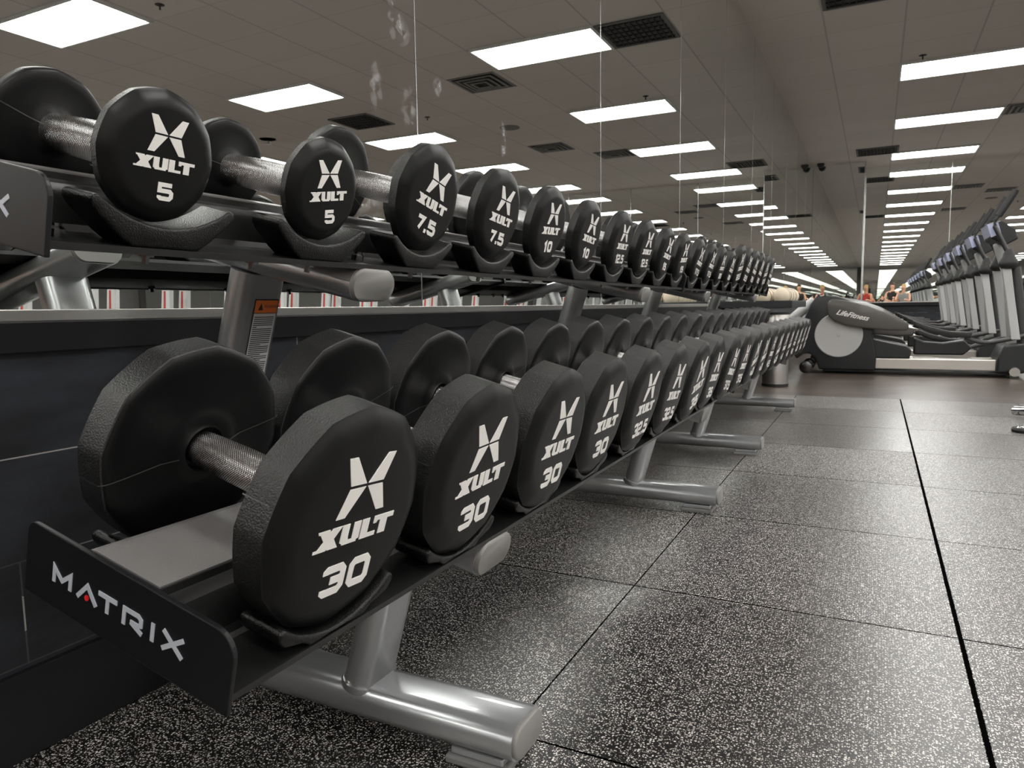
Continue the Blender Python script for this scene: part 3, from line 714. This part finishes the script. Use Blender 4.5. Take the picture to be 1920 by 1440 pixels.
def dumbbell(root_name, y, F, u_mid, wc, R, hl, t, rot, num, label, group, tilt=13.5, cx=0.0, hr=.0295, seam=0.0):
    root = empty(root_name, tuple(TP(F, u_mid, wc, y)), (0, 0, 0), label, 'dumbbell', group)
    root.rotation_euler = (Matrix.Rotation(radians(tilt), 3, 'Y') @ Matrix.Rotation(radians(rot), 3, 'X')).to_euler()
    key = (round(R, 4), round(t, 4))
    if key not in CM: CM[key] = head_mesh(R, t, .42 if R < .11 else (.5 if R < .15 else .58))
    if ('h', hl, hr) not in CM: CM[('h', hl, hr)] = handle_mesh(hl, hr)
    hm, sm = CM[key]
    ref('handle', CM[('h', hl, hr)], root)
    for s_, rz in ((1, 0), (-1, pi)):
        hd = ref('weight_head', hm, root, loc=(s_*hl, 0, 0), rot=(0, 0, rz))
        ref('mould_seam', sm, hd, rot=(seam, 0, 0))
        ke = ('e', key, cx)
        if ke not in CM:
            CM[ke] = plates(emblem_polys(R, cx*R), t-.0001, t+.0009).mesh('face_emblem', [M['ink']])
            CM[('w', key, cx)] = plates(word_polys(R, cx*R*.5), t-.0001, t+.0009).mesh('face_lettering', [M['ink']])
        ref('face_emblem', CM[ke], hd); ref('face_lettering', CM[('w', key, cx)], hd)
        kn = ('n', key, num)
        if kn not in CM:
            small = R < .15; nd_ = len(num.replace('.', ''))
            if num in ('5',): tp = text_polys(num, .06*R, -.50*R, .275*R, .066*R, .28*R, .05*R)
            elif nd_ == 1 or nd_ == 2 and not '.' in num: tp = text_polys(num, 0, -.50*R, .285*R, (.074 if small else .072)*R, (.27 if small else .30)*R, .045*R)
            elif nd_ == 2: tp = text_polys(num, 0, -.50*R, .285*R, .070*R, .27*R, .030*R)
            else: tp = text_polys(num, 0, -.50*R, .285*R, .060*R, .235*R, .026*R)
            CM[kn] = plates(tp, t-.0001, t+.0009).mesh('weight_number', [M['ink']])
        ref('weight_number', CM[kn], hd)
    return root
up_num = ['5', '5', '7.5', '7.5', '10', '10', '12.5', '12.5', '15', '15', '17.5', '17.5', '20', '20', '22.5', '22.5', '25', '25', '27.5', '27.5']
lo_num = ['30', '30', '30', '30', '32.5', '32.5', '35', '35', '37.5', '37.5', '40', '40', '42.5', '42.5', '45', '45', '47.5', '47.5', '50', '50']
up_rot = [-.7, 9, -11.3, -5.1, 2.5, -3.5, 1.1, 1.7, -4.3, 3.8]; lo_rot = [-4.8, 1.3, -1.2, 0, .3, -4.3, 6.7, -4, -6.8, -3.5]
ordw = {0: 'nearer', 1: 'farther'}; ord4 = ['nearest', 'second nearest', 'third nearest', 'farthest']
rr = random.Random(5)
SPELL = {'5': 'five', '7.5': 'seven and a half', '10': 'ten', '12.5': 'twelve and a half', '15': 'fifteen', '17.5': 'seventeen and a half', '20': 'twenty', '22.5': 'twenty two and a half', '25': 'twenty five', '27.5': 'twenty seven and a half',
 '32.5': 'thirty two and a half', '35': 'thirty five', '37.5': 'thirty seven and a half', '40': 'forty', '42.5': 'forty two and a half', '45': 'forty five', '47.5': 'forty seven and a half', '50': 'fifty'}
for i in range(20):
    base = .795+PITCH*i+(.035 if i > 9 else 0)
    n = up_num[i]; y = base + ({0: -.022, 1: -.015}.get(i, rr.uniform(-.006, .006)))
    if i < 2: R, t, wc, um, hl = .0990, .038, .1425, .152, .120
    elif i < 14: R, t, wc, um, hl = .1290, .044+.0012*i, .1730, .166, .126
    else: R, t, wc, um, hl = .164, .062, .207, .170, .130
    if i < 2: lb = ['small black round headed dumbbell marked 5, leftmost on the upper tray', 'small black round headed dumbbell marked 5, second from left on the upper tray'][i]
    else: lb = '%s of two black dumbbells numbered %s, upper tray' % (ordw[i % 2], SPELL[n])
    if i >= 2: um = t+hl-(.0 if i < 6 else .016)
    dumbbell('dumbbell', y, FU, um, wc, R, hl, t, up_rot[i] if i < 10 else rr.uniform(-8, 8), n, lb, 'black dumbbells on the upper trays', tilt=15.0 if i > 1 else 15.0, seam=radians(18), hr=.032)
for i in range(20):
    y = .822+PITCH*i+(0 if i < 10 else .035)
    n = lo_num[i]; tt = [.0, .010, .018, .012, .019, .021, .031, .026, .040, .041][i] if i < 10 else .045+.003*(i-10)
    t = .0780+tt; hl = .1275; um = .2040
    lb = '%s of the four large black dumbbells numbered thirty, lower tray of the nearer rack' % ord4[i] if i < 4 else '%s of two large black dumbbells numbered %s, lower tray' % (ordw[i % 2], SPELL[n])
    dumbbell('dumbbell', y, FL, um, .1850, .1715, hl, t, lo_rot[i] if i < 10 else rr.uniform(-8, 8), n, lb, 'black dumbbells on the lower trays', tilt=15.0, cx=0.0, hr=.031, seam=radians(-15))

# ---------------------------------------------------------------- shelf with cream balls and steel bin
sh = empty('wall_shelf', (-1.69, 9.0, .90), None, 'dark counter shelf on the left wall beyond the dumbbell racks', 'shelf')
MB().box((.41, .95, .095), (.82, 1.9, .085)).build('shelf_top', M['shroud'], sh, bevel=.006)
MB().box((.06, .95, .0), (.12, 1.8, .10)).build('shelf_bracket', M['trim_dark'], sh, bevel=.004)
tw = MB(); tw.lathe([(-.1*cos(pi*k/20), max(.001, .1*sin(pi*k/20))) for k in range(21)], 32, caps=False)
twm = tw.mesh('ball_skin', [M['towel']])
for p in twm.polygons: p.use_smooth = True
rg = MB(); rg.lathe([(-.006, .0985), (-.004, .1004), (.004, .1004), (.006, .0985)], 40, caps=False); rgm = rg.mesh('ball_seam', [M['shroud']])
for k in range(12):
    o = empty('exercise_ball', (-1.0-.205*(k % 2), 9.15+.21*(k//2), .992+.1025)); o.rotation_euler = (rr.uniform(-.3, .3), rr.uniform(-.3, .3), radians(80+rr.uniform(-14, 14)))
    ref('ball_skin', twm, o); ref('ball_seam', rgm, o)
    tag(o, ['small cream exercise ball nearest the outer end of the counter shelf', 'small cream exercise ball at the near end beside the mirror'][k] if k < 2 else 'small cream ball, %s from near end, %s row on the shelf' % (ORD[k//2], ['outer', 'mirror side'][k % 2]), 'ball', 'cream exercise balls on the shelf')
b = empty('waste_bin', (-1.075, 9.33, 0), None, 'round brushed steel waste bin under the counter shelf', 'waste bin')
Ry = Matrix.Rotation(-pi/2, 4, 'Y')
MB().lathe([(.03, .001), (.03, .150), (.875, .150), (.885, .145), (.885, .001)], 40, mat=Ry).build('bin_body', M['steel'], b, smooth=40)
MB().lathe([(0, .001), (0, .156), (.032, .156), (.032, .001)], 40, mat=Ry).build('bin_base', M['black_rubber'], b, smooth=40)
MB().lathe([(.870, .001), (.870, .153), (.893, .150), (.895, .12), (.888, .11), (.888, .001)], 40, mat=Ry).build('bin_rim', M['black_rubber'], b, smooth=40)

# ---------------------------------------------------------------- elliptical trainers
def make_elliptical():
    r = empty('elliptical_trainer', (0, 0, 0))
    W = lambda p, q, t: (p, t, q)
    body = [(-.70, .06), (.02, .06), (.03, .30), (-.03, .56), (.05, .72), (-.08, .94), (-.30, 1.03), (-.50, 1.095), (-.76, 1.10), (-.84, .98), (-.98, .60), (-1.03, .42), (-1.05, .28), (-1.0, .20), (-.93, .27), (-.84, .29), (-.76, .23), (-.72, .14)]
    MB().prism(body, W, -.34, .34).build('drive_shroud', M['shroud'], r, smooth=35, bevel=.02, seg=3)
    for sy in (-1, 1):
        m = MB(); m.lathe([(0, .001), (0, .312), (.014, .312), (.020, .300), (.016, .29), (.022, .02), (.03, .018), (.03, .001)], 56, mat=Matrix.Translation((-.455, sy*.345, .552)) @ Matrix.Rotation(sy*pi/2, 4, 'Z'))
        m.build('crank_disc', M['disc'], r, smooth=30)
        y0 = sy*.40
        cov = [(-.55, 1.056), (-.595, 1.02), (-.612, .959), (-.600, .86), (-.586, .819), (-.507, .744), (-.377, .690), (-.15, .65), (.13, .617), (.39, .617), (.412, .66), (.405, .714), (.253, .80), (.12, .875), (-.10, .965), (-.33, 1.03)]
        if sy > 0: cov = [(x+.10, z*0.86-.02) for x, z in cov]
        m = MB(); m.prism(cov, W, y0-.045, y0+.045); lk = m.build('link_arm_cover', M['cover'], r, smooth=35, bevel=.022, seg=3)
        if sy < 0:
            cu = bpy.data.curves.new('word', 'FONT'); cu.body = 'LifeFitness'; cu.size = .098*S; cu.shear = .45; cu.extrude = .001; cu.offset = .0012
            tmp = bpy.data.objects.new('tmp', cu); COL.objects.link(tmp); bpy.context.view_layer.update()
            me = bpy.data.meshes.new_from_object(tmp); bpy.data.objects.remove(tmp); me.materials.append(M['ink'])
            wo = bpy.data.objects.new('arm_lettering', me); COL.objects.link(wo); wo.parent = lk
            wo.matrix_local = Matrix.Translation(Vector((-.495, y0-.047, .845))*S) @ Matrix.Rotation(radians(13), 4, 'Y') @ Matrix.Rotation(pi/2, 4, 'X')
        dz = 0 if sy < 0 else -.13; dx = 0 if sy < 0 else .06
        ped = [(.453, .753), (.642, .675), (.80, .63), (.893, .608), (1.05, .600), (1.136, .600), (1.125, .555), (1.115, .523), (.896, .532), (.78, .555), (.645, .598), (.473, .675)]
        m = MB(); m.prism([(x+dx, z+dz) for x, z in ped], W, y0-.09, y0+.09); m.build('pedal', M['grip'], r, smooth=40, bevel=.012)
        m = MB(); m.tube([(.40+dx, y0, .66+dz), (.52+dx, y0, .64+dz)], .03, 12); m.build('pivot_pin', M['chrome'], r, smooth=40)
        m = MB(); m.tube([(1.06+dx, y0, .53+dz), (1.15+dx, y0, .487+dz), (1.25, y0, .462+dz*.7), (1.34, y0, .46+dz*.5), (1.532, y0, .505+dz*.3), (1.72, y0, .555)], .030, 12); m.build('pedal_tube', M['post_dark'], r, smooth=40)
        # swing arm with S curved handlebar
        m = MB(); m.prism([(1.56, .50), (1.66, .50), (1.576, 1.02), (1.515, 1.44), (1.415, 1.44), (1.484, 1.02)], W, y0-.035, y0+.035); m.build('swing_arm', M['post_grey'], r, bevel=.010)
        pth = [(1.50, y0, 1.55), (1.443, y0, 1.68), (1.375, y0, 1.826), (1.325, y0*.98, 1.94), (1.32, y0*.96, 2.02), (1.375, y0*.95, 2.10)]
        m = MB(); m.tube(pth, .028, 12); hb = m.build('handlebar', M['post_dark'], r, smooth=50)
        m = MB(); m.tube([(1.36, y0*.95, 2.07), (1.475, y0*.93, 2.273), (1.53, y0*.92, 2.38)], [.040, .040, .038], 14); m.build('handle_grip', M['grip'], hb, smooth=50)
        m = MB(); m.lathe([(0, .001), (.0, .07), (.04, .108), (.09, .105), (.15, .07), (.19, .062), (.25, .035), (.25, .001)], 20, mat=Matrix.Translation((1.49, y0, 1.40)) @ Ry); m.build('pivot_boot', M['grip'], r, smooth=50)
    m = MB(); m.tube([(1.72, -.27, .12), (1.70, -.27, .56), (1.58, -.27, 1.42)], .062, 18); m.build('side_post', M['post_dark'], r, smooth=40)
    m = MB(); m.prism([(1.56, .10), (1.78, .10), (1.78, .5), (1.64, 1.3), (1.46, 1.75), (1.36, 1.75), (1.5, 1.3), (1.58, .5)], W, -.12, .12); m.build('console_mast', M['post_grey'], r, bevel=.03)
    m = MB(); m.prism([(1.26, 1.99), (1.30, 1.80), (1.46, 1.70), (1.60, 1.78), (1.56, 1.90), (1.40, 2.02)], W, -.30, .30); cn = m.build('console', M['shroud'], r, bevel=.02)
    m = MB(); m.prism([(1.245, 1.975), (1.365, 1.998), (1.405, 1.855), (1.30, 1.81)], W, -.325, .325); m.build('console_panel', M['screen_blue'], cn)
    m = MB(); m.prism([(-.05, .23), (.44, .23), (.46, .34), (.40, .40), (-.05, .50)], W, -.27, .27); m.build('roller_cover', M['shroud'], r, bevel=.015)
    m = MB(); m.prism([(.50, .26), (1.10, .26), (1.20, .36), (1.10, .47), (.85, .43), (.62, .45), (.50, .50)], W, .10, .30); m.build('lower_fairing', M['shroud'], r, bevel=.02)
    m = MB(); m.box((.73, -.20, .152), (1.42, .12, .15)); m.box((.73, .20, .152), (1.42, .12, .15)); m.build('rail', M['silver_rail'], r, bevel=.014, seg=3)
    m = MB(); m.box((.5, 0, .045), (2.3, .5, .03)); m.build('base_frame', M['shroud'], r, bevel=.006)
    m = MB(); m.prism([(1.43, .06), (1.44, .25), (1.50, .42), (1.75, .46), (1.85, .30), (1.85, .12), (1.72, .06)], W, -.34, .34); m.build('front_cover', M['shroud'], r, bevel=.03, seg=3)
    for x, rad, nm in ((-.876, .085, 'transport_wheel'),):
        for sy in (-1, 1):
            m = MB(); m.lathe([(-.03, .001), (-.03, rad*.6), (-.02, rad), (.02, rad), (.03, rad*.6), (.03, .001)], 24, mat=Matrix.Translation((x, sy*.33, rad)) @ Matrix.Rotation(pi/2, 4, 'Z')); m.build(nm, [M['dark_steel']], r, smooth=40)
    for sy in (-1, 1):
        m = MB(); m.tube([(1.62, sy*.30, .085), (1.62, sy*.42, .085)], .058, 20); m.build('levelling_foot', M['steel'], r, smooth=40)
        MB().box((1.62, sy*.36, .014), (.10, .10, .028)).build('rubber_foot', M['black_rubber'], r)
    m = MB(); m.tube([(-1.20, -.1, .68), (-.80, -.1, 1.04)], .07, 16); m.build('rear_tube', M['post_grey'], r, smooth=40)
    return r
el0 = make_elliptical()
for k in range(6):
    e = el0 if k == 0 else copy_tree(el0)
    e.location = Vector((0, 11.52+2.05*k, 0))*S
    tag(e, ['black and grey elliptical trainer with pale disc, nearest of the row', 'elliptical trainer directly behind the nearest one, second of the row', 'elliptical trainer third in the row away from the camera', 'elliptical trainer fourth in the row away from the camera', 'elliptical trainer fifth in the row, last but one before the end mirror', 'last elliptical trainer, standing right before the end wall mirrors'][k], 'elliptical trainer', 'row of elliptical trainers')

# ---------------------------------------------------------------- exercise bench at the right edge
bn = empty('weight_bench', (1.05, 6.6, 0), None, 'chrome and black weight bench foot, just showing at the right edge', 'bench')
MB().lathe([(0, .001), (0, .085), (.02, .09), (.035, .08), (.035, .001)], 28, mat=Ry).build('bench_foot', M['black_rubber'], bn, smooth=40)
MB().lathe([(.035, .001), (.035, .062), (.045, .055), (.05, .03), (.05, .001)], 28, mat=Ry).build('foot_cap', M['chrome'], bn, smooth=40)
MB().tube([(.06, .88, .05), (.40, .40, .10), (.9, .3, .12)], .04, 14).build('bench_tube', M['chrome'], bn, smooth=40)
MB().tube([(.05, 0, .05), (.7, .25, .12), (1.3, .3, .14)], .035, 14).build('bench_leg', M['chrome'], bn, smooth=40)
MB().box((1.4, .3, .70), (1.6, .42, .08)).build('bench_pad', M['vinyl'], bn, bevel=.02)
MB().box((1.25, .3, .40), (.10, .10, .54)).build('bench_post', M['post_dark'], bn, bevel=.01)

# ---------------------------------------------------------------- treadmills across the room
def make_treadmill():
    r = empty('treadmill', (0, 0, 0))
    MB().box((.1, 0, .16), (2.5, 1.15, .18)).build('running_deck', M['shroud'], r, bevel=.03)
    MB().box((-.95, 0, .33), (.55, 1.2, .30)).build('motor_hood', M['white_paint'], r, bevel=.06)
    for sy in (-1, 1):
        up = MB(); up.prism([(-.98, .2), (-.68, .2), (-.54, 1.75), (-.78, 1.75)], lambda p, q, t: (p, t, q), sy*.60-.05, sy*.60+.05); u = up.build('upright', M['white_paint'], r, bevel=.02)
        rd = MB(); rd.prism([(-.80, .95), (-.73, .95), (-.69, 1.45), (-.75, 1.45)], lambda p, q, t: (p, t, q), sy*.60-.052, sy*.60+.052); rd.build('red_stripe', M['cl_red'], u)
        MB().tube([(-.66, sy*.6, 1.60), (.05, sy*.6, 1.52), (.12, sy*.6, 1.45)], .035, 10).build('side_rail', M['grip'], r, smooth=40)
    MB().box((-.66, 0, 1.88), (.16, 1.25, .42)).build('console', M['shroud'], r, bevel=.04)
    return r
tm = make_treadmill()
for k in range(13):
    t = tm if k == 0 else copy_tree(tm)
    t.location = Vector((8.9, 3.2+1.62*k, 0))*S; t.rotation_euler = (0, 0, pi if True else 0)
    tag(t, 'white and black treadmill with red stripes, %s from the near end of its row' % ORD[k], 'treadmill', 'row of treadmills across the room')

# ---------------------------------------------------------------- people seen in the end mirror
def person(loc, rz, skin, shirt, hair, pose, label):
    """seated or leaning figure, one skinned body; lengths in metres"""
    root = empty('person', loc, (0, 0, rz), label, 'person')
    lean = pose.get('lean', .15); hz = pose.get('hip', .52)
    hip = Vector((0, 0, hz)); sp = Vector((sin(lean)*.30, 0, cos(lean)*.30)); ch = hip+sp*.95; nk = hip+sp*1.50; hd = nk+Vector((sin(lean*.7)*.13, 0, cos(lean*.7)*.13)); ht = hd+Vector((.02, 0, .10))
    V = [hip, hip+sp*.45, ch, nk, nk+(hd-nk)*.5, hd, ht]; R_ = [(.15, .11), (.135, .10), (.16, .11), (.06, .055), (.055, .055), (.095, .082), (.085, .075)]
    E_ = [(i, i+1) for i in range(6)]
    def chain(start, pts, rs):
        p = start
        for q, r_ in zip(pts, rs): V.append(Vector(q)); R_.append((r_, r_)); E_.append((p, len(V)-1)); p = len(V)-1
    for s_ in (-1, 1):
        sh_ = ch+Vector((0, s_*.19, .10)); el_ = sh_+Vector((pose.get('ax', .12), s_*.06, pose.get('az', -.26))); wr = el_+Vector((pose.get('wx', .22), -s_*.05, pose.get('wz', .05)))
        chain(2, [sh_, el_, wr, wr+Vector((.08, 0, .0)), wr+Vector((.14, 0, -.02))], [.055, .042, .030, .035, .015])
        if pose.get('stand'):
            chain(0, [hip+Vector((0, s_*.10, -.06)), Vector((.03, s_*.12, hz*.52)), Vector((0, s_*.12, .09)), Vector((.14, s_*.13, .04))], [.09, .062, .042, .035])
        else:
            chain(0, [hip+Vector((.03, s_*.10, -.02)), Vector((.44, s_*.16, hz-.02)), Vector((.44, s_*.16, .10)), Vector((.58, s_*.17, .04))], [.09, .065, .042, .035])
    me = bpy.data.meshes.new('body'); me.from_pydata([tuple(v) for v in V], E_, []); me.materials.append(skin)
    ob = bpy.data.objects.new('body', me); COL.objects.link(ob); ob.parent = root
    ob.modifiers.new('skin', 'SKIN'); ss = ob.modifiers.new('sub', 'SUBSURF'); ss.levels = 1; ss.render_levels = 1
    lay = me.skin_vertices[0].data if me.skin_vertices else None
    if lay is None: 
        bm = bmesh.new(); bm.from_mesh(me); bm.verts.layers.skin.verify(); bm.to_mesh(me); bm.free(); lay = me.skin_vertices[0].data
    for i, r_ in enumerate(R_): lay[i].radius = r_
    for i in range(len(V)): lay[i].use_root = (i == 0)
    def sub(name, pts, rad, edges, mat):
        m2 = bpy.data.meshes.new(name); m2.from_pydata([tuple(p) for p in pts], edges, []); m2.materials.append(mat)
        o2 = bpy.data.objects.new(name, m2); COL.objects.link(o2); o2.parent = root
        bm = bmesh.new(); bm.from_mesh(m2); bm.verts.layers.skin.verify(); bm.to_mesh(m2); bm.free()
        for i, r_ in enumerate(rad): m2.skin_vertices[0].data[i].radius = r_; m2.skin_vertices[0].data[i].use_root = (i == 0)
        o2.modifiers.new('skin', 'SKIN'); s2 = o2.modifiers.new('sub', 'SUBSURF'); s2.levels = 1; s2.render_levels = 1
    sub('shirt', [hip+Vector((0, 0, -.02)), hip+sp*.5, ch, nk-(nk-ch)*.35, ch+Vector((0, .20, .07)), ch+Vector((0, -.20, .07))], [(.165, .125), (.15, .115), (.175, .125), (.09, .08), (.07, .07), (.07, .07)], [(0, 1), (1, 2), (2, 3), (2, 4), (2, 5)], shirt)
    sub('hair', [hd+Vector((-.035, 0, .02)), ht+Vector((-.03, 0, .02)), ht+Vector((-.0, 0, .035))], [(.092, .088), (.088, .086), (.06, .07)], [(0, 1), (1, 2)], hair)
    return root
PD = 52.0
people = [(-0.55, -1.6, M['skin1'], M['cl_red'], M['hair2'], dict(lean=.1), 'person with fair hair in a dark red top, seated at the left of the group'),
 (0.95, -3.6, M['skin2'], M['cl_black'], M['hair1'], dict(lean=.05, hip=.60), 'person with dark hair in a black top, seated upright in the mirrored group'),
 (1.55, -1.3, M['skin2'], M['cl_grey'], M['hair2'], dict(lean=.2), 'person in a pale grey top, seated in the mirrored group'),
 (2.55, -3.9, M['skin1'], M['cl_purple'], M['hair1'], dict(lean=.75, hip=.62, ax=.25, az=-.2, wx=.2), 'person in a purple top leaning forward, at the right of the mirrored group'),
 (4.1, -5.4, M['skin1'], M['cl_black'], M['hair1'], dict(lean=.3, hip=.55), 'person in a black top bending over, reflected between elliptical posts'),
 (6.1, -3.4, M['skin2'], M['cl_black'], M['hair1'], dict(lean=.45, hip=.75), 'person in a black sleeveless top, reflected beside the nearest elliptical post')]
for (x, y, sk, sh_, hr_, ps, lb) in people:
    p = person((x, y, 0), pi/2 + (.4 if x < 2 else -.5), sk, sh_, hr_, ps, lb)
    hz = (ps.get('hip', .52)-.13)/S+.18
    st = empty('stool', (x, y, 0), None, 'low black exercise stool under the '+lb.split(',')[0], 'stool')
    MB().box((0, 0, hz-.24), (.62, .62, .12)).build('stool_seat', M['vinyl'], st, bevel=.02)
    for sx in (-1, 1):
        for sy in (-1, 1): MB().box((sx*.25, sy*.25, (hz-.30)/2), (.06, .06, hz-.30)).build('leg', M['dark_steel'], st)
